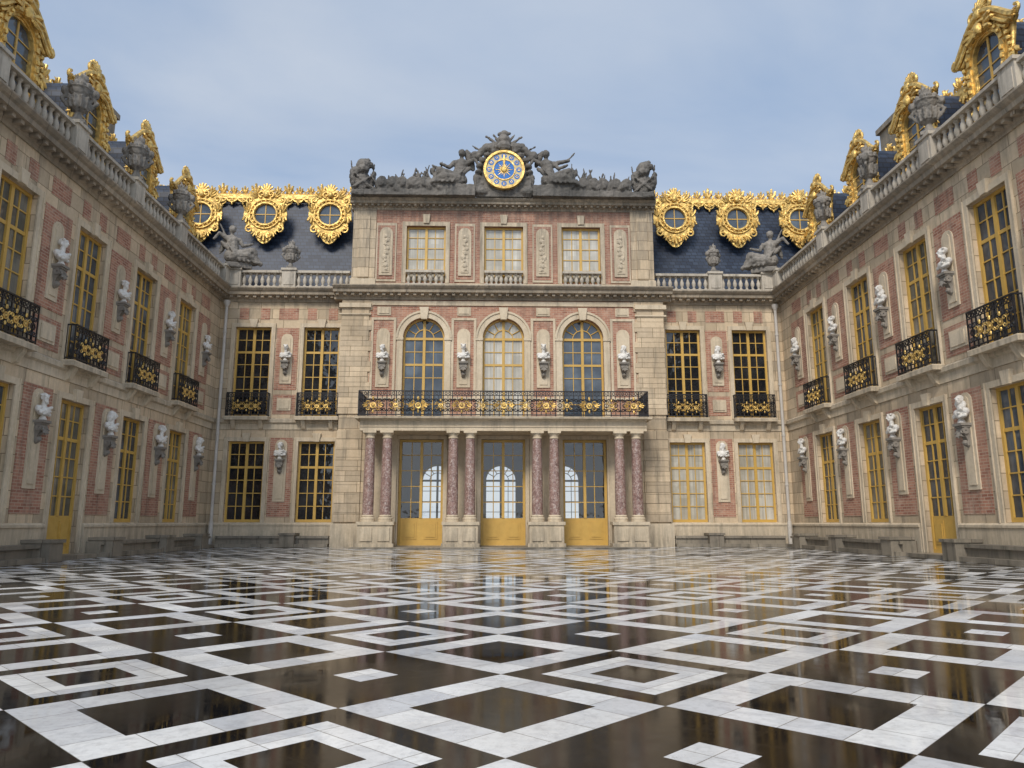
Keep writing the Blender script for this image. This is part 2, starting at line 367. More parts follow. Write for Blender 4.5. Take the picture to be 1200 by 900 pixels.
def railing(F,s0,s1,n,z0,z1,med=None,ret=0.3,big=()):
    I=B('balcony_railings','iron'); G=B('railing_gilding','gold',True)
    box(I,F,s0,s1,n-.025,n+.025,z1-.04,z1); box(I,F,s0,s1,n-.02,n+.02,z0+.05,z0+.085); box(I,F,s0,s1,n-.015,n+.015,z1-.2,z1-.175)
    L=s1-s0; k=max(2,round(L/.36)); per=L/k; h=z1-z0
    for i in range(k):
        c=s0+per*(i+.5); zc=z0+.07+(h-.27)/2
        box(I,F,c-per/2-.018,c-per/2+.018,n-.014,n+.014,z0+.0,z1-.03)
        arcring(I,F,c-per*.2,z1-.11,.035,.06,n-.01,n+.01,0,2*pi,8); arcring(I,F,c+per*.2,z1-.11,.035,.06,n-.01,n+.01,0,2*pi,8)
        for sg in(-1,1):
            spiral(I,F,c+sg*per*.23,n,zc+h*.17,per*.24,1.2,0,1,.022,sg,9,4)
            spiral(I,F,c+sg*per*.23,n,zc-h*.17,per*.24,1.2,0,-1,.022,sg,9,4)
        box(I,F,c-.012,c+.012,n-.012,n+.012,z0+.07,z1-.2)
        arcring(I,F,c,zc,.06,.095,n-.01,n+.012,0,2*pi,8)
    box(I,F,s1-.014,s1+.014,n-.014,n+.014,z0,z1-.03)
    for c in (med or []):
        q=1.35 if c in big else 1.0
        zc=z0+h*.42
        arcring(G,F,c,zc,.05*q,.09*q,n+.005,n+.03,0,2*pi,12)
        ball(G,F(c,n+.02,zc),.04*q); ball(G,F(c,n+.02,zc+.2*q),.035*q,(1,1,1.8)); ball(G,F(c,n+.02,zc-.17*q),.03*q,(1,1,1.8))
        for sg in(-1,1):
            spiral(G,F,c+sg*.13*q,n+.015,zc+.07*q,.07*q,1.0,0,1,.018*q,sg,8,4)
            spiral(G,F,c+sg*.13*q,n+.015,zc-.08*q,.07*q,1.0,0,-1,.018*q,sg,8,4)
            if q>1: leaf(G,F,c+sg*.2,n+.01,zc,0 if sg>0 else pi,.2)
    if ret:
        for sx in(s0,s1):
            box(I,F,sx-.02,sx+.02,0.05,n-.025,z1-.04,z1-.002); box(I,F,sx-.018,sx+.018,.05,n-.02,z0+.05,z0+.08)
            m=max(2,int((n)/.12))
            for j in range(m):
                q=.06+(n-.1)*j/m; box(I,F,sx-.01,sx+.01,q,q+.02,z0,z1-.04)
def corn(F,s0,s1,zb,sc=1.0,dz=0.0,den=True,mat='cornice',bkname='cornices'):
    T=B(bkname,mat); z=zb+dz
    p=[(-.3,0),(.05,0),(.05,.09),(.11,.15),(.11,.2),(.36,.22),(.38,.33),(.44,.37),(.5,.44),(.5,.48),(-.3,.48)]
    extr(T,F,s0,s1,[(a*(sc if a>0 else 1),z+h*sc) for a,h in p])
    if den:
        k=int((s1-s0)/(.3*sc)); 
        for i in range(k):
            c=s0+(s1-s0)*(i+.5)/k; box(T,F,c-.06*sc,c+.06*sc,.0,.29*sc,z+.12*sc,z+.225*sc)
BPROF=[(.075,0),(.075,.06),(.04,.09),(.05,.14),(.085,.24),(.08,.33),(.045,.45),(.04,.52),(.06,.55),(.075,.56),(.075,.62)]
def balustrade(F,s0,s1,n,z0,z1,peds,pw=.28,name='roof_balustrade',mat='balus',sp=.25):
    T=B(name,mat); S=B(name+'_balusters',mat,True)
    box(T,F,s0,s1,n-.14,n+.14,z0,z0+.11); box(T,F,s0,s1,n-.15,n+.15,z1-.11,z1-.03); box(T,F,s0,s1,n-.12,n+.12,z1-.03,z1)
    for p in peds:
        box(T,F,p-pw,p+pw,n-.2,n+.2,z0-.002,z1-.02); box(T,F,p-pw-.04,p+pw+.04,n-.25,n+.25,z1-.02,z1+.07)
        box(T,F,p-pw+.08,p+pw-.08,n+.2,n+.225,z0+.15,z1-.15)
    k=int((s1-s0)/sp); hh=(z1-z0-.22)/.62
    for i in range(k):
        c=s0+(s1-s0)*(i+.5)/k
        if any(abs(c-p)<pw+.05 for p in peds): continue
        lathe(S,F(c,n,z0+.11),[(r,h*hh) for r,h in BPROF],10)
def bpanel(F,s0,s1,z0,z1,frame=True,n=0.0):
    box(B('brick_panels','brick'),F,s0,s1,n-.01,n+.014,z0,z1)
def plaque(F,s,z0,z1,hw,arch=True,n=.014):
    T=B('wall_plaques','trim')
    if arch:
        prism(T,F,[(s-hw,z0),(s+hw,z0),(s+hw,z1-hw)]+[(s+hw*math.cos(a),z1-hw+hw*math.sin(a)) for a in [pi*i/8 for i in range(1,8)]]+[(s-hw,z1-hw)],n,n+.035)
        prism(T,F,[(s-hw*.6,z0+.12),(s+hw*.6,z0+.12),(s+hw*.6,z1-hw)]+[(s+hw*.6*math.cos(a),z1-hw+hw*.6*math.sin(a)) for a in [pi*i/8 for i in range(1,8)]]+[(s-hw*.6,z1-hw)],n+.035,n+.06)
    else:
        box(T,F,s-hw,s+hw,n,n+.03,z0,z1); box(T,F,s-hw+.07,s+hw-.07,n+.03,n+.055,z0+.07,z1-.07)

# ------------------------------------------------------------ sculpted meshes
def blob(name,prims,voxel=.03,amp=.01,fs=8,mat='marble',sub=2):
    bm=bmesh.new()
    for p in prims:
        if p[0]=='e':
            _,c,r,*ro=p; R=Euler(ro[0]).to_matrix().to_4x4() if ro else Matrix()
            bmesh.ops.create_icosphere(bm,subdivisions=sub,radius=1,matrix=Matrix.Translation(c)@R@Matrix.Diagonal((*r,1)))
        elif p[0]=='c':
            _,a,b_,r0,r1=p; a=Vector(a);b_=Vector(b_);d=b_-a
            R=d.to_track_quat('Z','Y').to_matrix().to_4x4()
            bmesh.ops.create_cone(bm,cap_ends=True,segments=10,radius1=r0,radius2=r1,depth=d.length,matrix=Matrix.Translation((a+b_)/2)@R)
            bmesh.ops.create_icosphere(bm,subdivisions=2,radius=r0,matrix=Matrix.Translation(a)); bmesh.ops.create_icosphere(bm,subdivisions=2,radius=r1,matrix=Matrix.Translation(b_))
        elif p[0]=='b':
            _,c,r,*ro=p; R=Euler(ro[0]).to_matrix().to_4x4() if ro else Matrix()
            bmesh.ops.create_cube(bm,size=2,matrix=Matrix.Translation(c)@R@Matrix.Diagonal((*r,1)))
    me=bpy.data.meshes.new(name+'_t'); bm.to_mesh(me); bm.free()
    ob=bpy.data.objects.new(name+'_t',me); scn.collection.objects.link(ob)
    md=ob.modifiers.new('r','REMESH'); md.mode='VOXEL'; md.voxel_size=voxel
    m2=ob.modifiers.new('s','SMOOTH'); m2.iterations=1; m2.factor=.5
    dg=bpy.context.evaluated_depsgraph_get(); dg.update()
    out=bpy.data.meshes.new_from_object(ob.evaluated_get(dg)); out.name=name
    bpy.data.objects.remove(ob,do_unlink=True); bpy.data.meshes.remove(me)
    nr=[v.normal.copy() for v in out.vertices]
    for v,nn in zip(out.vertices,nr):
        d=noise.noise(v.co*fs)+.5*noise.noise(v.co*fs*2.3)
        v.co+=nn*d*amp
    out.materials.clear(); out.materials.append(M[mat])
    out.polygons.foreach_set('use_smooth',[True]*len(out.polygons))
    return out
def joinmesh(name,parts):
    bm=bmesh.new(); mats=[]
    for me in parts:
        nb=len(bm.faces); bm.from_mesh(me); bm.faces.ensure_lookup_table()
        mats.append(me.materials[0])
        for i in range(nb,len(bm.faces)): bm.faces[i].material_index=len(mats)-1
    out=bpy.data.meshes.new(name); bm.to_mesh(out); bm.free()
    for m in mats: out.materials.append(m)
    return out
ID=Fr((0,0),(1,0),(0,-1))
def console_mesh():
    b=Bk('console',False)
    box(b,ID,-.19,.19,-.02,.30,-.07,0); box(b,ID,-.16,.16,-.02,.26,-.12,-.07)
    prof=[(0.23,-.12),(.25,-.2),(.21,-.3),(.13,-.38),(.09,-.46),(.12,-.53),(.10,-.6),(.03,-.66)]
    ws=[.13,.13,.12,.10,.09,.09,.08,.03]
    vs=[];fs=[]
    for (n,z),w in zip(prof,ws): vs+= [ID(-w,-.02,z),ID(-w,n,z),ID(w,n,z),ID(w,-.02,z)]
    for i in range(len(prof)-1):
        for j in range(4): fs.append((4*i+j,4*i+(j+1)%4,4*i+4+(j+1)%4,4*i+4+j))
    fs.append((0,1,2,3)); k=4*len(prof)-4; fs.append((k,k+1,k+2,k+3)); b.add(vs,fs)
    for sg in(-1,1):
        arcring(b,Fr((sg*.14,0),(0,-1),(1,0)),.16,-.21,.02,.09,-.02,.02,0,2*pi,12)
    ball(b,(0,-.11,-.52),.08)
    for a in(-.9,-1.57,-2.2): leaf(b,ID,0,.2,-.2,a,.22,.3)
    return mesh_from('console',b)
CON=console_mesh()
def bust_variant(i):
    P=[('c',(0,0,.02),(0,0,.1),.11,.07),
       ('e',(0,0.02,.27),(.23,.13,.15)),('e',(.18,.03,.31),(.11,.10,.11)),('e',(-.18,.03,.31),(.11,.10,.11)),
       ('e',(0,-.06,.25),(.16,.10,.13)),
       ('c',(-.22,-.06,.2),(.18,-.1,.38),.05,.05),('c',(.23,-.03,.2),(.1,-.12,.16),.05,.04),('c',(-.15,-.1,.16),(.12,-.13,.27),.03,.03),
       ('c',(0,.01,.36),(0,-.01,.52),.078,.07),
       ('e',(0,-.03,.635),(.088,.108,.135)),('e',(0,-.075,.57),(.055,.05,.05)),
       ('c',(0,-.13,.665),(0,-.155,.625),.014,.022),('c',(-.05,-.115,.68),(.05,-.115,.68),.02,.02),
       ('c',(-.02,-.128,.585),(.02,-.128,.585),.014,.014),
       ('e',(0,.03,.68),(.108,.115,.11)),('e',(.09,0,.62),(.025,.03,.045)),('e',(-.09,0,.62),(.025,.03,.045))]
    if i==0:
        P+=[('e',(sg*.1,.03,.5),(.055,.07,.13)) for sg in(-1,1)]+[('e',(0,.09,.55),(.1,.07,.16))]
    if i==1:
        P+=[('e',(0,.13,.66),(.06,.06,.06))]+[('e',(sg*.07,-.05,.74),(.05,.05,.04)) for sg in(-1,1)]
    if i==2:
        P+=[('e',(0,-.09,.53),(.06,.05,.08)),('c',(-.11,0,.72),(.11,0,.72),.03,.03)]
    bm_=blob('bust_%d'%i,P,.012,.006,26,'marble')
    for v in bm_.vertices:
        if v.co.z>.44:
            t=min(1,(v.co.z-.44)/.1); a=(.5-.5*i)*t; x,y=v.co.x,v.co.y
            v.co.x=x*math.cos(a)-y*math.sin(a); v.co.y=x*math.sin(a)+y*math.cos(a)
        v.co.y-=.15
    return joinmesh('marble_bust_mesh_%d'%i,[bm_,CON])
BUSTS=[bust_variant(i) for i in range(3)]
bi=[0]
def bust(F,s,z,sc=.92,n=.05):
    o=bpy.data.objects.new('marble_bust',BUSTS[(bi[0]*2+bi[0]//3)%3]); bi[0]+=1
    scn.collection.objects.link(o); o.location=F(s,n,z)
    o.rotation_euler=(0,0,math.atan2(F.n.y,F.n.x)+pi/2); k=sc*random.uniform(.95,1.06); o.scale=(k,k,k)

def place(name,me,loc,rot=0,sc=(1,1,1)):
    o=bpy.data.objects.new(name,me); scn.collection.objects.link(o); o.location=loc; o.rotation_euler=(0,0,rot)
    o.scale=sc if isinstance(sc,tuple) else (sc,sc,sc); return o

# ------------------------------------------------------------ wings
CEN=[26.7,23.4,20.1,16.8,13.5,10.2]; WS0=8.4
DOORS=[20.1,10.2]
def dormer(F,s,n=-.55):
    G=B('gilded_dormers','gold',True); S=B('dormer_roofs','slate'); 
    z0=11.0; zs=12.75; hw=.5
    prism(S,F,[(s-.72,10.6),(s+.72,10.6),(s+.72,zs)]+[(s+.72*math.cos(a),zs+.72*math.sin(a)) for a in [pi*i/10 for i in range(1,10)]]+[(s-.72,zs)],n-2.4,n-.02)
    gp=B('window_panes_glassblue','glassblue')
    gp.add([F(s-hw,n,z0),F(s+hw,n,z0),F(s+hw,n,zs)]+[F(s+hw*math.cos(pi*i/10),n,zs+hw*math.sin(pi*i/10)) for i in range(1,10)]+[F(s-hw,n,zs)],[tuple(range(13))])
    Y=B('window_frames','yellow')
    box(Y,F,s-.03,s+.03,n,n+.03,z0,zs+hw*.95)
    for k in range(5): box(Y,F,s-hw,s+hw,n,n+.026,z0+.35+.35*k-.015,z0+.35+.35*k+.015)
    for sg in(-1,1):
        def A(a): return a if sg>0 else pi-a
        a,b_=sorted((s+sg*.5,s+sg*.78)); box(G,F,a,b_,n-.02,n+.12,10.9,zs)
        a,b_=sorted((s+sg*.57,s+sg*.7)); box(G,F,a,b_,n+.12,n+.17,11.0,zs-.1)
        for k in range(7): ball(G,F(s+sg*.635,n+.19,11.15+k*.22),.055,(1,1,1.5),6,4)
        spiral(G,F,s+sg*.98,n+.05,11.25,.25,1.3,pi/2,-1,.07,sg,16,6)
        leaf(G,F,s+sg*.9,n+.06,11.5,A(1.2),.42); leaf(G,F,s+sg*.9,n+.06,12.3,A(-1.3),.4); leaf(G,F,s+sg*.96,n+.08,13.0,A(.4),.26)
        prism(G,F,[(s+sg*.78,11.2),(s+sg*1.1,11.3),(s+sg*.93,11.8),(s+sg*.88,12.4),(s+sg*1.0,12.9),(s+sg*1.12,13.1),(s+sg*.6,13.3),(s+sg*.78,12.7)],n-.01,n+.06)
        tube(G,[F(s+sg*.98,n+.05,11.5),F(s+sg*.9,n+.05,11.9),F(s+sg*.86,n+.05,12.4),F(s+sg*.95,n+.05,12.85)],[.07,.06,.05,.05],F.n)
        for k in range(6): ball(G,F(s+sg*(.82+.06*math.sin(k*.6)),n+.14,12.75-.17*k),.07-.006*k,(1,1,1),6,4)
        for q,(rr_,nn) in enumerate(((.08,.17),(.1,.08),(.05,.2),(.05,.14))):
            w0=(1.17,1.08,1.0,.86)[q]; h0=(.84,.76,.68,.58)[q]
            tube(G,[F(s+sg*(w0-w0*t),n+nn,13.02-.04*q+h0*math.sin(t*pi/2)**1.3) for t in [i/9 for i in range(10)]],rr_,F.n,6)
        prism(G,F,[(s,13.2),(s+sg*1.0,13.0),(s+sg*.75,13.3),(s+sg*.4,13.62),(s,13.75)],n-.02,n+.08)
        spiral(G,F,s+sg*1.17,n+.12,13.12,.14,1.2,pi/2,-1,.05,sg,12,6)
        spiral(G,F,s+sg*.27,n+.14,13.95,.17,1.2,-pi/2,1,.05,sg,12,6)
        leaf(G,F,s+sg*.15,n+.18,13.45,A(-.1),.45)
        spiral(G,F,s+sg*.55,n+.14,13.2,.14,1.1,0,1,.04,sg,12,5)
    arcring(G,F,s,zs,.5,.78,n-.02,n+.12,0,pi,18); arcring(G,F,s,zs,.57,.7,n+.12,n+.17,0,pi,18)
    for k in range(1,10):
        if k==5: continue
        a=pi*k/10; ball(G,F(s+.635*math.cos(a),n+.19,zs+.635*math.sin(a)),.055,seg=6,rings=4)
    ball(G,F(s,n+.22,13.42),.13,(1,1,1.3)); ball(G,F(s,n+.22,13.33),.06); ball(G,F(s,n+.15,13.85),.14,(1,1,1.1))
    for k in range(9):
        a=pi*(.06+.88*k/8); r=.30+.07*math.sin(pi*k/8)
        tube(G,[F(s,n+.12,13.85),F(s+r*.5*math.cos(a),n+.16,13.85+r*.6*math.sin(a)),F(s+r*math.cos(a),n+.1,13.85+r*1.1*math.sin(a))],[.035,.05,.05],F.n)
        ball(G,F(s+r*1.04*math.cos(a),n+.1,13.85+r*1.15*math.sin(a)),.05,seg=6,rings=4)
def ledge(F,s0,s1,blocks):
    W=B('stone_ledge','wetstone')
    box(W,F,s0,s1,.09,.50,0,.34); box(W,F,s0,s1,.09,.57,.34,.43); box(W,F,s0,s1,.50,.72,0,.13)
    for c in blocks: box(W,F,c-.28,c+.28,.095,.78,0.002,.46); box(W,F,c-.32,c+.32,.094,.82,.46,.54)

def wing(F,side):
    W=B('walls','stone'); ops=[];s1=30.0
    for c in CEN:
        if c in DOORS: ops.append((c-.7,c+.7,.12,4.15))
        else: ops.append((c-.7,c+.7,.95,4.15))
        ops.append((c-.72,c+.72,5.15,8.9))
    wall(W,F,WS0,s1,0,9.95,ops)
    box(W,F,WS0-.02,44,-9,-.37,0,10.35); box(W,F,WS0-.02,WS0-.001,-.37,0,0,10.3)
    S=B('string_courses','trim')
    segs=[];a=WS0
    for c in sorted(DOORS): segs.append((a,c-.9)); a=c+.9
    segs.append((a,s1))
    for a,b_ in segs: box(S,F,a,b_,-.01,.09,0,.82); extr(S,F,a,b_,[(-.01,.82),(.12,.82),(.12,.88),(.04,.93),(-.01,.93)])
    for c in DOORS: box(B('stone_ledge','wetstone'),F,c-.88,c+.88,-.3,.55,0,.115)
    extr(S,F,WS0,s1,[(-.01,4.62),(.03,4.62),(.03,4.85),(.1,4.9),(.1,5.02),(.05,5.07),(-.01,5.07)])
    rnd=random.Random(side)
    for c in CEN:
        d=c in DOORS
        kind='glassmid' if rnd.random()<.5 else 'glassblue'
        if d: window(F,c,1.4,.12,4.15,4,6,kind=kind,panel=1.0)
        else: window(F,c,1.4,.95,4.15,4,6,kind=kind)
        surround(F,c,1.4,.93 if not d else .12,4.15,.16)
        window(F,c,1.44,5.15,8.9,4,7,kind='glassblue' if rnd.random()<.6 else 'glassmid')
        surround(F,c,1.44,5.1,8.9,.17)
        box(S,F,c-.9,c+.9,0,.34,4.98,5.13); 
        for q in(-.55,.55): extr(S,F,c+q-.08,c+q+.08,[(0,4.6),(.1,4.66),(.24,4.9),(.26,4.98),(0,4.98)])
        railing(F,c-.84,c+.84,.29,5.13,6.1,[c-.36,c,c+.36])
        bpanel(F,c-.62,c-.25,9.2,9.7) ; bpanel(F,c+.25,c+.62,9.2,9.7)
    piers=[28.35]+[c-1.65 for c in CEN[:-1]]
    for m in piers:
        h=.60
        bpanel(F,m-h,m+h,1.15,4.3); bpanel(F,m-h,m+h,6.25,8.9)
        bpanel(F,m-h,m+h,5.25,6.05); bpanel(F,m-.42,m+.42,9.2,9.7)
        plaque(F,m,1.75,4.22,.24); plaque(F,m,6.5,8.6,.24)
        plaque(F,m,5.4,5.9,.36,False)
        bust(F,m,3.42); bust(F,m,7.42)
    corn(F,WS0,s1,9.95,1.05)
    peds=[m for m in piers if m<28]+[9.0]
    balustrade(F,WS0,29.75,.18,10.45,11.27,peds+[29.45])
    ledge(F,21.2,29.1,[28.0,25.05,21.6]); ledge(F,11.4,19.0,[18.6,15.15,11.8])
    R=B('slate_roofs','slate')
    extr(R,F,WS0,31.5,[(-1.0,10.3),(-1.9,13.5),(-6,14.0),(-9,10.3)])
    G=B('gilded_ridge','gold',True)
    extr(G,F,WS0,31,[(-1.78,13.35),(-1.7,13.42),(-1.7,13.6),(-1.85,13.7),(-2.05,13.6),(-2.05,13.4)])
    s=WS0+.3
    while s<30.5:
        for sg in(-1,1): spiral(G,F,s+sg*.16,-1.85,13.80,.13,1.1,-pi/2,1,.04,sg,10,5)
        leaf(G,F,s,-1.85,13.72,pi/2,.38)
        arcring(G,F,s,13.38,.0,.2,-1.72,-1.66,pi,2*pi,8)
        s+=.66
    for c in CEN: dormer(F,c)
    return piers
pl=wing(FL,1); pr=wing(FR,2)
for F,s in((FL,24.8),(FR,25.2),(FL,15),(FR,14.6)):
    C=B('chimneys','cornice')
    box(C,F,s-.75,s+.75,-3.7,-2.7,13.0,15.6); box(C,F,s-.85,s+.85,-3.8,-2.6,15.6,15.8); box(C,F,s-.65,s+.65,-3.6,-2.8,15.8,16.0)
for sg in(-1,1):
    P=Bk('lead',True); lathe(P,(sg*11.42,29.82,0),[(.065,.9),(.065,9.7)],10)
    for z in(.9,2.4,4.4,6.5,8.6): lathe(P,(sg*11.42,29.82,z),[(.085,0),(.085,.08)],10)
    lathe(P,(sg*11.42,29.82,9.7),[(.07,0),(.14,.15),(.14,.25)],10)
    lathe(P,(sg*11.42,29.82,0),[(.09,.0),(.09,.9)],10)
    o=bpy.data.objects.new('rain_pipe',mesh_from('rain_pipe',P)); scn.collection.objects.link(o)

# ------------------------------------------------------------ side blocks of back facade
W=B('walls','stone'); S=B('string_courses','trim')
for sg in(-1,1):
    cs=[sg*7.5,sg*10.3]; a,b_=sorted((sg*6.5,sg*11.7)); ops=[]
    for c in cs: ops+= [(c-.73,c+.73,.95,4.15),(c-.73,c+.73,5.15,8.88)]
    wall(W,FB,a,b_,0,9.95,ops)
    aa,bb=sorted((sg*6.6,sg*11.57))
    box(S,FB,aa,bb,-.01,.092,0,.823); extr(S,FB,aa,bb,[(-.01,.823),(.12,.823),(.12,.883),(.04,.935),(-.01,.935)])
    extr(S,FB,aa,bb,[(-.01,4.623),(.03,4.623),(.03,4.853),(.1,4.903),(.1,5.023),(.05,5.073),(-.01,5.073)])
    for c in cs:
        window(FB,c,1.46,.95,4.15,4,6,kind='glass' if sg<0 else 'glasscurt')
        surround(FB,c,1.46,.93,4.15,.16)
        window(FB,c,1.46,5.15,8.88,4,7,kind='glass'); surround(FB,c,1.46,5.1,8.88,.17)
        box(S,FB,c-.88,c+.88,0,.34,4.983,5.133)
        for q in(-.55,.55): extr(S,FB,c+q-.08,c+q+.08,[(0,4.6),(.1,4.66),(.24,4.9),(.26,4.98),(0,4.98)])
        railing(FB,c-.82,c+.82,.29,5.135,6.1,[c-.36,c,c+.36])
        bpanel(FB,c-.62,c-.25,9.2,9.7) ; bpanel(FB,c+.25,c+.62,9.2,9.7)
    m=sg*8.9
    bpanel(FB,m-.45,m+.45,1.15,4.3); bpanel(FB,m-.45,m+.45,6.25,8.85); bpanel(FB,m-.45,m+.45,5.25,6.05); bpanel(FB,m-.4,m+.4,9.2,9.7)
    plaque(FB,m,1.75,4.22,.24); plaque(FB,m,6.5,8.6,.24); plaque(FB,m,5.4,5.9,.28,False)
    bust(FB,m,3.42); bust(FB,m,7.42)
    aa,bb=sorted((sg*6.3,sg*11.7)); corn(FB,aa,bb,9.95,1.05,.004)
    aa,bb=sorted((sg*6.4,sg*11.4)); balustrade(FB,aa,bb,.18,10.452,11.25,[m,sg*11.15])
    aa,bb=sorted((sg*6.75,sg*11.1)); ledge(FB,aa,bb,[sg*8.3])
# ------------------------------------------------------------ central block
Bw=B('brick_walls','brick'); T=B('window_surrounds','trim')
DX=[-3.25,0,3.25]
E=6.6
wall(W,FC,-E,E,0,5.0,[(c-.88,c+.88,.06,4.2) for c in DX],.36)
ops=[(c-.85,c+.85,5.0,9.2) for c in DX]
wall(Bw,FC,-5.45,5.45,5.0,9.95,ops,.36)
for sg in(-1,1):
    a,b_=sorted((sg*5.45,sg*E)); wall(W,FC,a,b_,5.0,9.95,[])
    for k in range(11):
        z0=5.2+k*.43; ww=.0 if k%2 else .12
        a,b_=sorted((sg*(5.5-ww),sg*6.62)); box(B('quoins','stone'),FC,a,b_,-.01,.06,z0+.012,z0+.43)
    for k in range(10):
        z0=.95+k*.36; a,b_=sorted((sg*5.62,sg*6.62)); box(B('quoins','stone'),FC,a,b_,-.01,.06,z0+.012,z0+.36)
    a,b_=sorted((sg*5.5,sg*6.7)); box(S,FC,a,b_,-.01,.14,0,.9)
    a,b_=sorted((sg*E,sg*(E-.02))); box(W,FC,a,b_,-.6,0,0,10)
    T2=B('pier_capitals','trim')
    a,b_=sorted((sg*5.42,sg*6.72)); box(T2,FC,a,b_,0,.14,9.6,9.78); box(T2,FC,a,b_,0,.1,9.3,9.36)
def spandrel(bk,F,c,hw,zs,zt,depth=.36,nf=0.0):
    for sg in(-1,1):
        pts=[(c+sg*hw*math.cos(a),zs+hw*math.sin(a)) for a in [pi/2*i/8 for i in range(9)]]+[(c+sg*hw,zt+.0)]
        prism(bk,F,pts,nf-depth,nf-.0005)
for c in DX:
    spandrel(Bw,FC,c,.85,9.2-.85,9.2)
    window(FC,c,1.7,5.0,9.2,4,6,arch=True,kind='glasscurt' if c==0 else 'glassblue',n=-.2)
    arcring(T,FC,c,8.35,.85,1.1,-.01,.06,0,pi,24); arcring(T,FC,c,8.35,1.06,1.14,.06,.1,0,pi,24)
    for sg in(-1,1):
        a,b_=sorted((c+sg*.85,c+sg*1.1)); box(T,FC,a,b_,-.01,.058,5.0,8.35); box(T,FC,*sorted((c+sg*.83,c+sg*1.14)),-.01,.09,8.25,8.36)
    prism(T,FC,[(c-.12,9.12),(c+.12,9.12),(c+.19,9.62),(c-.19,9.62)],-.01,.16)
    window(FC,c,1.76,.06,4.2,4,5,kind='glassclear',panel=1.05,n=-.2,fw=.1)
    surround(FC,c,1.76,.0,4.2,.15,False)
for m in(-4.9,-1.625,1.625,4.9):
    plaque(FC,m,6.3,8.75,.27,True,.0); bust(FC,m,7.32,.95,.05)
    plaque(FC,m,9.3,9.65,.28,False,0.0)
    hh=.46
    for q in(-1,1): box(T,FC,m+q*hh-.05,m+q*hh+.05,-.01,.035,5.9,9.1)
    box(T,FC,m-hh-.05,m+hh+.05,-.01,.037,9.1,9.2); box(T,FC,m-hh-.05,m+hh+.05,-.01,.037,5.8,5.9)
    if abs(m)<2: box(S,FC,m-.5,m+.5,-.01,.05,1.2,4.0)
extr(S,FC,-5.4,5.4,[(-.01,9.72),(.05,9.72),(.07,9.9),(-.01,9.9)])
corn(FC,-6.95,6.95,9.95,1.05,.008)
CM=B('portico_columns','redmarble',True); CB=B('column_bases_capitals','trim',True); PD=B('portico_pedestals','trim')
n0=1.3
for m0,m1 in((1.27,1.92),(4.42,5.07)):
    for sg in(-1,1):
        c=sg*(m0+m1)/2; hw=(m1-m0)/2+.32
        box(PD,FC,c-hw-.06,c+hw+.06,n0-.36,n0+.36,0,.18); box(PD,FC,c-hw,c+hw,n0-.3,n0+.3,.18,.85); box(PD,FC,c-hw-.05,c+hw+.05,n0-.35,n0+.35,.85,.97)
        for k in(-1,1): box(PD,FC,c+k*(m1-m0)/2-.22,c+k*(m1-m0)/2+.22,n0+.3,n0+.34,.27,.76)
        for x in(sg*m0,sg*m1):
            lathe(CB,FC(x,n0,.97),[(.27,0),(.27,.06),(.26,.07),(.275,.11),(.26,.15),(.225,.17),(.24,.21),(.21,.25)],24)
            lathe(CM,FC(x,n0,1.22),[(.205,0),(.207,.6),(.2,1.4),(.185,2.3),(.172,2.86)],24)
            lathe(CB,FC(x,n0,4.08),[(.19,0),(.2,.03),(.178,.05),(.18,.12),(.24,.2)],24); box(PD,FC,x-.25,x+.25,n0-.25,n0+.25,4.28,4.36)
        box(PD,FC,c-hw+.1,c+hw-.1,0,.12,0.0,4.36)
extr(PD,FC,-5.45,5.45,[(.0,4.36),(n0+.24,4.36),(n0+.24,4.5),(n0+.27,4.5),(n0+.27,4.52),(n0+.24,4.54),(n0+.24,4.72),(n0+.34,4.78),(n0+.5,4.8),(n0+.52,4.88),(.0,4.88)])
box(PD,FC,-5.62,-5.45,.0,n0+.5,4.79,4.875); box(PD,FC,5.45,5.62,.0,n0+.5,4.79,4.875)
railing(FC,-5.5,5.5,n0+.38,4.885,5.88,[-4.95,-4.1,-3.25,-2.4,-1.6,-.8,0,.8,1.6,2.4,3.25,4.1,4.95],big=(-4.95,-3.25,-1.6,0,1.6,3.25,4.95))
box(B('stone_ledge','wetstone'),FC,-5.6,5.6,.0,n0+.75,0,.055)
# attic
AE=6.3
ops=[(c-.82,c+.82,10.75,13.2) for c in DX]
wall(Bw,FC,-5.35,5.35,10.4,13.95,ops,.36,n=-.02)
AF=Fr((0,29.57),(1,0),(0,-1))
for sg in(-1,1):
    a,b_=sorted((sg*5.35,sg*AE)); box(W,AF,a,b_,-.4,.04,10.4,13.95)
    a,b_=sorted((sg*5.6,sg*6.05)); box(B('quoins','stone'),AF,a,b_,.04,.09,10.9,13.6)
    box(W,AF,*sorted((sg*AE,sg*(AE-.3))),-6,-.4,10.4,13.95)
    box(T,AF,*sorted((sg*5.3,sg*(AE+.05))),-.3,.1,10.46,10.85)
box(B('chimneys','cornice'),AF,-AE+.01,AE-.01,-5.9,.0,13.9,14.3)
for c in DX:
    window(AF,c,1.64,10.75,13.2,4,5,kind='glasscurt',n=-.16); surround(AF,c,1.64,10.7,13.2,.17,False)
    prism(T,AF,[(c-.12,13.3),(c+.12,13.3),(c+.16,13.7),(c-.16,13.7)],-.01,.1)
    balustrade(AF,c-.8,c+.8,.1,10.5,11.2,[],name='attic_balustrade',mat='balus',sp=.2)
extr(S,AF,-5.3,5.3,[(-.01,10.46),(.06,10.46),(.06,10.68),(-.01,10.7)])
relief=[]
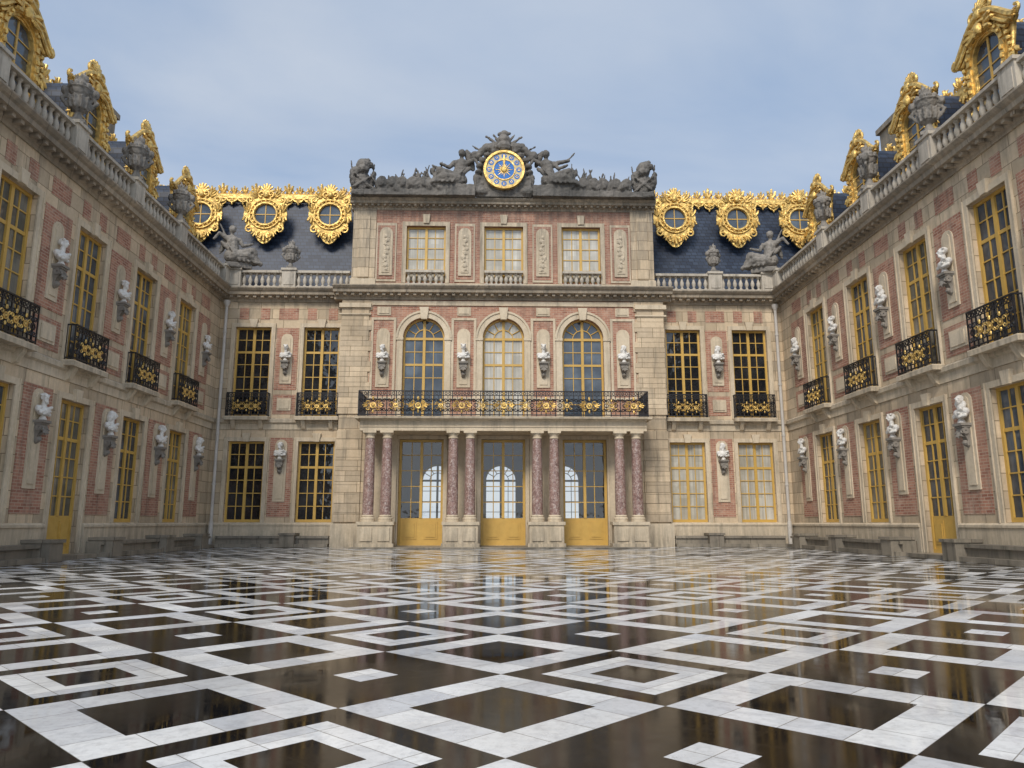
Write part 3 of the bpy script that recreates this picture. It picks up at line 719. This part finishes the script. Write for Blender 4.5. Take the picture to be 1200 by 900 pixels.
def relmesh():
    P=[]; rr=random.Random(4)
    for k in range(9):
        z=11.25+.18*k; P.append(('e',(rr.uniform(-.07,.07),-.115,z),(rr.uniform(.06,.13),.05,rr.uniform(.06,.13)),(0,rr.uniform(-1,1),0)))
        P.append(('c',(-.14,-.11,z-.04),(.14,-.11,z+rr.uniform(-.1,.1)),.025,.02))
    return blob('relief',P,.02,.015,18,'trim')
RM=relmesh()
for m in(-4.9,-1.625,1.625,4.9):
    box(T,AF,m-.42,m+.42,-.01,.04,10.75,13.3)
    bpanel(AF,m-.36,m+.36,10.85,13.2,n=.04)
    plaque(AF,m,11.0,13.1,.27,True,.06)
    o=bpy.data.objects.new('relief_trophy',RM); o.location=(m,29.57,0); o.scale=(1 if m>0 else -1,1,1); scn.collection.objects.link(o); relief.append(o)
corn(AF,-AE-.1,AE+.1,13.9,.85,0)
# roof back
R=B('slate_roofs','slate')
for sg in(-1,1):
    a,b_=sorted((sg*6.0,sg*20)); extr(R,FB,a,b_,[(-.9,10.3),(-2.3,15.6),(-6.5,16.0),(-9,10.3)])
G=B('gilded_ridge','gold',True)
def ridge(F,a,b_,n,z):
    extr(G,F,a,b_,[(n+.06,z-.1),(n+.16,z),(n+.16,z+.2),(n,z+.32),(n-.2,z+.2),(n-.2,z-.1)])
    s=a+.15;i=0; st=.5
    while s<b_:
        big=1.25 if i%3==0 else .9
        for sg in(-1,1): spiral(G,F,s+sg*.13,n,z+.38,.12*big,1.1,-pi/2,1,.04,sg,9,5)
        leaf(G,F,s,n,z+.3,pi/2,.4*big)
        arcring(G,F,s,z-.08,0,.2*big,n+.12,n+.2,pi,2*pi,9); ball(G,F(s,n+.2,z-.3*big),.05,(1,1,1.5))
        leaf(G,F,s,n+.17,z-.02,-pi/2,.2*big)
        tube(G,[F(s-.25,n+.2,z-.04),F(s-.14,n+.22,z-.16),F(s,n+.22,z-.22),F(s+.14,n+.22,z-.16),F(s+.25,n+.2,z-.04)],.04,F.n)
        s+=st;i+=1
ridge(FB,6.4,19,-2.25,15.5); ridge(FB,-19,-6.4,-2.25,15.5)
def oeil(F,s,z=14.38,n=-1.3):
    G=B('gilded_oculi','gold',True)
    arcring(B('dormer_roofs','slate'),F,s,z,.0,.66,n-1.2,n-.03,0,2*pi,24)
    def lob(a):
        d=a-1.5*pi; u=a-.5*pi
        return .86+.09*abs(math.cos(2*a))+.42*math.exp(-(d/.36)**2)+.25*math.exp(-(u/.45)**2)+.13*math.exp(-((abs(d)-.85)/.18)**2)
    arcring(G,F,s,z,.46,0,n-.03,n+.05,0,2*pi,64,lob)
    for r,t in((.52,.06),(.68,.04)):
        tube(G,[F(s+r*math.cos(2*pi*i/28),n+.08,z+r*math.sin(2*pi*i/28)) for i in range(29)],t,F.n,6)
    for i in range(20):
        a=2*pi*i/20; ball(G,F(s+.6*math.cos(a),n+.09,z+.6*math.sin(a)),.04,seg=6,rings=4)
    disc(B('window_panes_glassblue','glassblue'),F,s,z,.49,n-.0,24)
    Y=B('window_frames','yellow'); box(Y,F,s-.02,s+.02,n,n+.03,z-.47,z+.47); box(Y,F,s-.47,s+.47,n,n+.026,z-.02,z+.02)
    for sg in(-1,1):
        def A(a): return a if sg>0 else pi-a
        spiral(G,F,s+sg*.66,n+.06,z-.7,.19,1.2,pi/2,-1,.05,sg,14,6)
        spiral(G,F,s+sg*.7,n+.06,z+.66,.18,1.2,-pi/2,1,.05,sg,14,6)
        spiral(G,F,s+sg*.2,n+.08,z+.94,.16,1.2,-pi/2,1,.05,sg,14,6)
        spiral(G,F,s+sg*.2,n+.06,z-.98,.15,1.2,pi/2,-1,.045,sg,14,6)
        leaf(G,F,s+sg*.78,n+.05,z+.1,A(1.5),.4); leaf(G,F,s+sg*.78,n+.05,z-.05,A(-1.45),.4); leaf(G,F,s+sg*.35,n+.06,z-.8,A(-1.2),.32); leaf(G,F,s+sg*.4,n+.06,z+.8,A(.7),.35)
    ball(G,F(s,n+.1,z+.9),.13,(1,1,1.2)); leaf(G,F,s,n+.06,z-.85,-pi/2,.45)
    for k in range(7):
        a=pi*(.1+.8*k/6)
        tube(G,[F(s,n+.05,z+1.0),F(s+.2*math.cos(a),n+.08,z+1.0+.25*math.sin(a)),F(s+.34*math.cos(a),n+.02,z+1.0+.45*math.sin(a))],[.04,.055,.05],F.n)
for s in(7.7,10.55,13.4,16.2):
    oeil(FB,s); oeil(FB,-s)
# inner core behind back facade, with a see-through vestibule behind the three doors
box(W,FB,-12,12,-8.9,-.45,4.95,10.3)
for sg in(-1,1): box(W,FB,*sorted((sg*5.7,sg*12)),-8.9,-.45,0,4.95)
PL=B('vestibule','plaster')
wall(PL,FB,-5.7,5.7,0,4.95,[(c-.85,c+.85,.3,3.9) for c in DX],.5,-8.5)
wall(PL,FB,-5.7,5.7,0,4.95,[(c-.95,c+.95,.05,4.4) for c in DX],.1,-.44)
PL.add([FB(-5.7,-8.9,.05),FB(5.7,-8.9,.05),FB(5.7,.1,.05),FB(-5.7,.1,.05)],[(0,1,2,3)])
box(PL,FB,-1.9,-1.4,-5,-4.5,.05,4.94); box(PL,FB,1.4,1.9,-5,-4.5,.05,4.94)
for c in DX: window(Fr((0,38.4),(1,0),(0,-1)),c,1.7,.3,3.9,4,5,arch=True,kind=None,n=-.1,fw=.1); spandrel(PL,FB,c,.85,3.05,3.9,.4,-8.5)
# ------------------------------------------------------------ sculptures on the roofline
def figure(x,z,sg,lean):
    P=[('e',(x,0,z+.35),(.42,.34,.35)),('c',(x,0,z+.45),(x-sg*lean,.02,z+1.05),.27,.25),('e',(x-sg*lean,.0,z+1.12),(.33,.2,.2)),
       ('c',(x-sg*lean,0,z+1.2),(x-sg*lean*1.1,-.03,z+1.42),.09,.08),('e',(x-sg*lean*1.15,-.06,z+1.55),(.14,.16,.19)),('e',(x-sg*lean*1.1,.03,z+1.62),(.17,.16,.15)),
       ('c',(x+sg*.1,-.2,z+.4),(x+sg*.75,-.35,z+.62),.2,.16),('c',(x+sg*.75,-.35,z+.62),(x+sg*1.0,-.3,z+.12),.15,.1),
       ('c',(x,-.25,z+.3),(x+sg*.55,-.4,z+.35),.2,.16),('c',(x+sg*.55,-.4,z+.35),(x+sg*1.1,-.35,z+.08),.15,.1),
       ('c',(x-sg*lean+sg*.3,0,z+1.15),(x+sg*.35,-.15,z+.85),.11,.08),('c',(x+sg*.35,-.15,z+.85),(x+sg*.7,-.28,z+.95),.08,.06),
       ('c',(x-sg*lean-sg*.28,0,z+1.15),(x-sg*(lean+.55),-.05,z+1.3),.11,.07),('c',(x-sg*(lean+.55),-.05,z+1.3),(x-sg*(lean+.75),-.05,z+1.0),.07,.06),
       ('e',(x+sg*.4,-.1,z+.2),(.75,.4,.2)),('c',(x-sg*.5,0,z+.9),(x+sg*.1,-.2,z+.3),.08,.12),('c',(x-sg*.1,-.3,z+.5),(x+sg*.9,-.42,z+.1),.07,.09)]
    for k in range(5): P.append(('c',(x-sg*(.3-.12*k),-.3,z+.75-.08*k),(x+sg*(.2+.2*k),-.45,z+.08),.045,.05))
    return P
P=[]; zb=0.0
for sg in(-1,1):
    P+=figure(sg*1.95,zb+.45,sg,.15)
    P.append(('b',(sg*1.95,.05,.25),(.75,.38,.25)))
    rr=random.Random(5+sg)
    P.append(('b',(sg*3.5,.1,.12),(2.3,.4,.12)))
    for k in range(18):
        x=sg*(2.7+k*.15); hgt=1.3-.035*k+.26*math.sin(k*1.7)
        P.append(('e',(x,rr.uniform(-.2,.1),.3+rr.uniform(0,.25)),(rr.uniform(.11,.22),.28,rr.uniform(.2,.42)),(0,rr.uniform(-.6,.6),0)))
        P.append(('c',(x,-.1,.2),(x+sg*rr.uniform(-.35,.5),-.15+rr.uniform(-.1,.1),hgt),.055,.03))
        P.append(('c',(x,-.25,.15),(x+sg*rr.uniform(-.5,.5),-.3,hgt*.8),.035,.035))
        if k%3==1: P.append(('e',(x,-.28,.5),(.26,.07,.34),(.2,rr.uniform(-.5,.5),0))); P.append(('e',(x,-.35,.5),(.12,.06,.16)))
        if k%4==2: P.append(('e',(x,-.05,hgt),(.13,.14,.16)))
    if sg>0:
        P+=[('c',(2.15,0,1.6),(2.75,-.1,1.7),.1,.07),('c',(2.7,-.1,1.7),(3.0,-.1,2.05),.05,.03),('e',(1.5,.2,1.9),(.13,.1,.45),(0,.4,0))]
    else:
        P+=[('e',(-1.45,.2,1.8),(.18,.12,.55),(0,-.3,0)),('c',(-2.4,-.1,1.1),(-3.0,-.1,1.4),.1,.05)]
TB=blob('clock_group_sculpture',P,.03,.025,8,'darkstone')
o=place('allegorical_sculpture_group',TB,(0,29.2,14.3))
P=[('b',(0,.12,.45),(1.15,.3,.45)),('e',(0,.15,1.3),(1.15,.3,1.2))]
for i in range(22):
    a=2*pi*i/22; P.append(('e',(1.08*math.cos(a),-.02,1.2+1.08*math.sin(a)),(.15,.2,.15)))
for sg in(-1,1):
    P+=[('c',(sg*1.05,0,.4),(sg*1.2,0,1.0),.16,.12),('c',(sg*1.2,0,1.9),(sg*.75,0,2.5),.16,.14),('e',(sg*1.25,.0,2.0),(.2,.2,.25)),
        ('c',(sg*.3,0,2.6),(sg*.75,0,2.95),.07,.05),('c',(sg*.15,0,2.6),(sg*.45,0,3.05),.07,.04),('e',(sg*.55,0,2.4),(.34,.22,.25)),('e',(sg*1.0,-.1,.25),(.35,.25,.25)),
        ('c',(sg*.8,.1,2.2),(sg*1.35,.1,2.55),.06,.03),('c',(sg*.9,.1,1.9),(sg*1.5,.1,2.2),.06,.04)]
P+=[('e',(0,-.05,2.72),(.3,.28,.3)),('e',(0,0,3.05),(.2,.2,.2)),('c',(-.2,.05,3.1),(.25,.05,3.15),.09,.06),('e',(0,-.2,2.4),(.3,.15,.25))]
me=blob('clock_surround',P,.03,.03,8,'darkstone')
me.transform(Matrix.Diagonal((1,1,.95,1))); place('clock_surround_sculpture',me,(0,29.25,14.33))
# clock
FK=Fr((0,28.93),(1,0),(0,-1)); cz=15.45
ck=root('clock','turret_clock')
arcring(B('rim','gold',True,'clock'),FK,0,cz,.76,.86,-.1,.1,0,2*pi,40)
arcring(B('dial','shell',False,'clock'),FK,0,cz,.44,.77,-.1,.04,0,2*pi,40)
arcring(B('inner_rim','gold',True,'clock'),FK,0,cz,.43,.47,-.08,.07,0,2*pi,36)
arcring(B('dial_centre','blue',False,'clock'),FK,0,cz,.0,.44,-.1,.045,0,2*pi,36)
for i in range(12):
    a=2*pi*i/12; c,s_=math.cos(a),math.sin(a); NB=B('numerals','blue',False,'clock')
    arcring(NB,FK,.62*c,cz+.62*s_,0,.115,.03,.046,0,2*pi,10)
    GN=B('numeral_bars','gold',False,'clock')
    for off in(-.03,.03):
        q=[(.56,off-.011),(.68,off-.013),(.68,off+.013),(.56,off+.011)]
        prism(GN,FK,[(u*c-v*s_,cz+u*s_+v*c) for u,v in q],.04,.055)
SB=B('sunburst','gold',False,'clock')
for i in range(16):
    a=2*pi*i/16; r=.4 if i%2==0 else .28
    prism(SB,FK,[(.1*math.cos(a-.25),cz+.1*math.sin(a-.25)),(r*math.cos(a),cz+r*math.sin(a)),(.1*math.cos(a+.25),cz+.1*math.sin(a+.25))],.04,.065)
ball(B('sun_face','gold',True,'clock'),FK(0,.05,cz),.14,(1,.6,1),12,8)
HB=B('hand','gold',False,'clock'); prism(HB,FK,[(-.03,cz),(.0,cz-.1),(.03,cz),(.05,cz+.5),(0,cz+.66),(-.05,cz+.5)],.075,.09)
P=[('b',(0,0,.1),(.4,.35,.1)),('e',(0,0,.55),(.34,.3,.45)),('e',(0,-.05,1.15),(.27,.28,.28)),('e',(0,-.2,1.0),(.2,.2,.16)),('c',(-.1,.1,1.4),(.2,.15,1.5),.12,.08),
   ('e',(.36,0,.65),(.12,.26,.42),(0,.2,0)),('e',(-.36,0,.65),(.12,.26,.42),(0,-.2,0)),('c',(-.3,0,.2),(-.45,0,1.35),.05,.03),('c',(.3,0,.2),(.42,0,1.3),.05,.03),
   ('e',(.22,-.1,1.25),(.2,.15,.12),(0,.6,0)),('e',(-.24,-.1,.95),(.2,.15,.18)),('c',(-.35,-.25,.3),(.35,-.28,.75),.05,.05),('c',(.3,-.25,.3),(-.3,-.28,.8),.05,.05)]
TR=blob('armour_trophy_mesh',P,.026,.035,9,'darkstone')
place('armour_trophy_statue',TR,(-5.95,29.3,14.3),.2,(1.1,1.1,1.2)); place('armour_trophy_statue',TR,(5.95,29.3,14.3),-.3,(1.1,1.1,1.2))
P=[(p[0],)+p[1:] for p in figure(0,.2,1,.1)]+[('b',(.2,0,.1),(.55,.35,.1)),('e',(.2,.1,.4),(.5,.3,.4)),('c',(-.3,0,1.3),(-.65,0,1.95),.06,.03),('e',(-.4,.2,1.1),(.12,.15,.5),(0,.3,0)),('e',(.6,.1,.7),(.2,.15,.5),(0,.4,0))]
SG=blob('seated_statue_mesh',P,.028,.025,9,'darkstone')
SG.materials.clear(); SG.materials.append(mat_stone('statue_stone_grey',(.32,.29,.25),(.18,.165,.145),blocks=False,dirt=.8,dirtcol=(.05,.05,.045),wz=False))
place('seated_statue',SG,(-11.25,29.7,11.3),.5,.95); o=place('seated_statue',SG,(11.25,29.7,11.3),-.5,(-.95,.95,.95))
def urn_mesh():
    P=[('b',(0,0,.05),(.22,.22,.05)),('c',(0,0,.1),(0,0,.35),.15,.08),('e',(0,0,.62),(.25,.25,.3)),('c',(0,0,.8),(0,0,.98),.22,.28),('e',(0,0,1.02),(.32,.32,.06)),
       ('e',(0,0,1.15),(.19,.19,.16)),('e',(.05,-.03,1.32),(.12,.12,.16)),('c',(0,0,1.35),(.06,0,1.55),.06,.025)]
    for i in range(10):
        a=2*pi*i/10; P.append(('c',(.22*math.cos(a),.22*math.sin(a),.45),(.27*math.cos(a),.27*math.sin(a),.75),.035,.04))
        P.append(('e',(.25*math.cos(a),.25*math.sin(a),1.1),(.07,.07,.09)))
        P.append(('c',(.12*math.cos(a),.12*math.sin(a),1.25),(.16*math.cos(a+.4),.16*math.sin(a+.4),1.42),.035,.015))
    for sg in(-1,1): P+=[('c',(sg*.28,0,.85),(sg*.42,0,.7),.05,.05),('c',(sg*.42,0,.7),(sg*.27,0,.5),.05,.04),('e',(sg*.36,0,.95),(.1,.12,.14))]
    me=blob('stone_urn_mesh',P,.02,.012,16,'darkstone'); me.materials.clear(); me.materials.append(SG.materials[0]); return me
UR=urn_mesh()
for F,ps in((FL,pl),(FR,pr)):
    for s in ps:
        if 16<s<28: place('stone_urn',UR,F(s,.18,11.34),random.uniform(0,6),(1.0,1.0,1.0))
for sg in(-1,1): place('stone_urn',UR,FB(sg*8.9,.18,11.32),.4,.85)

# ------------------------------------------------------------ build
pal=root('palace','baroque_palace')
for (par,name),bk in BK.items():
    if not bk.v: continue
    o=bpy.data.objects.new(name,mesh_from(name,bk)); scn.collection.objects.link(o); o.parent=roots[par]
for o in relief: o.parent=pal
def sheet(name,x0,x1,y0,y1,z,mat):
    me=bpy.data.meshes.new(name); me.from_pydata([(x0,y0,z),(x1,y0,z),(x1,y1,z),(x0,y1,z)],[],[(0,1,2,3)]); me.materials.append(M[mat])
    o=bpy.data.objects.new(name,me); scn.collection.objects.link(o); return o
sheet('courtyard_floor',-11.69,11.69,-10,30,0,'floor')
sheet('ground',-1500,1500,-1500,1500,-.012,'ground')

# ------------------------------------------------------------ world & light
w=bpy.data.worlds.new('World'); scn.world=w; w.use_nodes=True; nt=w.node_tree; nt.nodes.clear(); n=N(nt)
out=n.node('ShaderNodeOutputWorld'); sky=n.node('ShaderNodeTexSky',sky_type='NISHITA'); sky.sun_disc=False
sky.sun_elevation=math.radians(44); sky.sun_rotation=math.radians(200); sky.air_density=1.0; sky.dust_density=1.0; sky.ozone_density=1.5
b1=n.node('ShaderNodeBackground'); nt.links.new(sky.outputs[0],b1.inputs[0]); b1.inputs[1].default_value=.15
b2=n.node('ShaderNodeBackground')
tc=n.node('ShaderNodeTexCoord'); x,y,z=n.sep(tc.outputs['Generated'])[:3]
zz=n.math('ADD',n.math('MAXIMUM',z,0.0),.22)
cv=n.comb(n.math('DIVIDE',x,zz),n.math('MULTIPLY',n.math('DIVIDE',y,zz),1.8),0.0)
f=n.noise(cv,1.0,8,.52,.4); f2=n.noise(cv,.5,4,.5)
nt.links.new(n.math('ADD',1.04,n.math('MULTIPLY',n.math('MAXIMUM',n.math('MULTIPLY',y,-1.0),0.0),.9)),b2.inputs[1])
cl=n.mix(n.ramp(f,.38,.70),c4(.38,.49,.67),c4(.66,.71,.78))
cl=n.mix(n.ramp(z,.0,.4,.7,0),cl,c4(.72,.77,.82))
nt.links.new(cl,b2.inputs[0])
fac=n.math('ADD',n.ramp(f2,.3,.65,.72,.93),n.ramp(z,.0,.45,.25,0))
fac=n.math('MINIMUM',fac,.97)
ms=n.node('ShaderNodeMixShader'); nt.links.new(fac,ms.inputs[0]); nt.links.new(b1.outputs[0],ms.inputs[1]); nt.links.new(b2.outputs[0],ms.inputs[2]); nt.links.new(ms.outputs[0],out.inputs[0])
L=bpy.data.lights.new('sun','SUN'); L.energy=2.7; L.angle=math.radians(16); L.color=(1,.93,.84)
lo=bpy.data.objects.new('sun',L); scn.collection.objects.link(lo); lo.rotation_euler=(math.radians(46),0,math.radians(-20))
cd=bpy.data.cameras.new('camera'); cd.sensor_width=36; cd.lens=26.1; cd.clip_end=5000; cd.clip_start=.05
co=bpy.data.objects.new('camera',cd); scn.collection.objects.link(co); co.location=(-.4,0,.95)
co.rotation_euler=(math.radians(90+10.55),0,math.radians(-1.45)); scn.camera=co
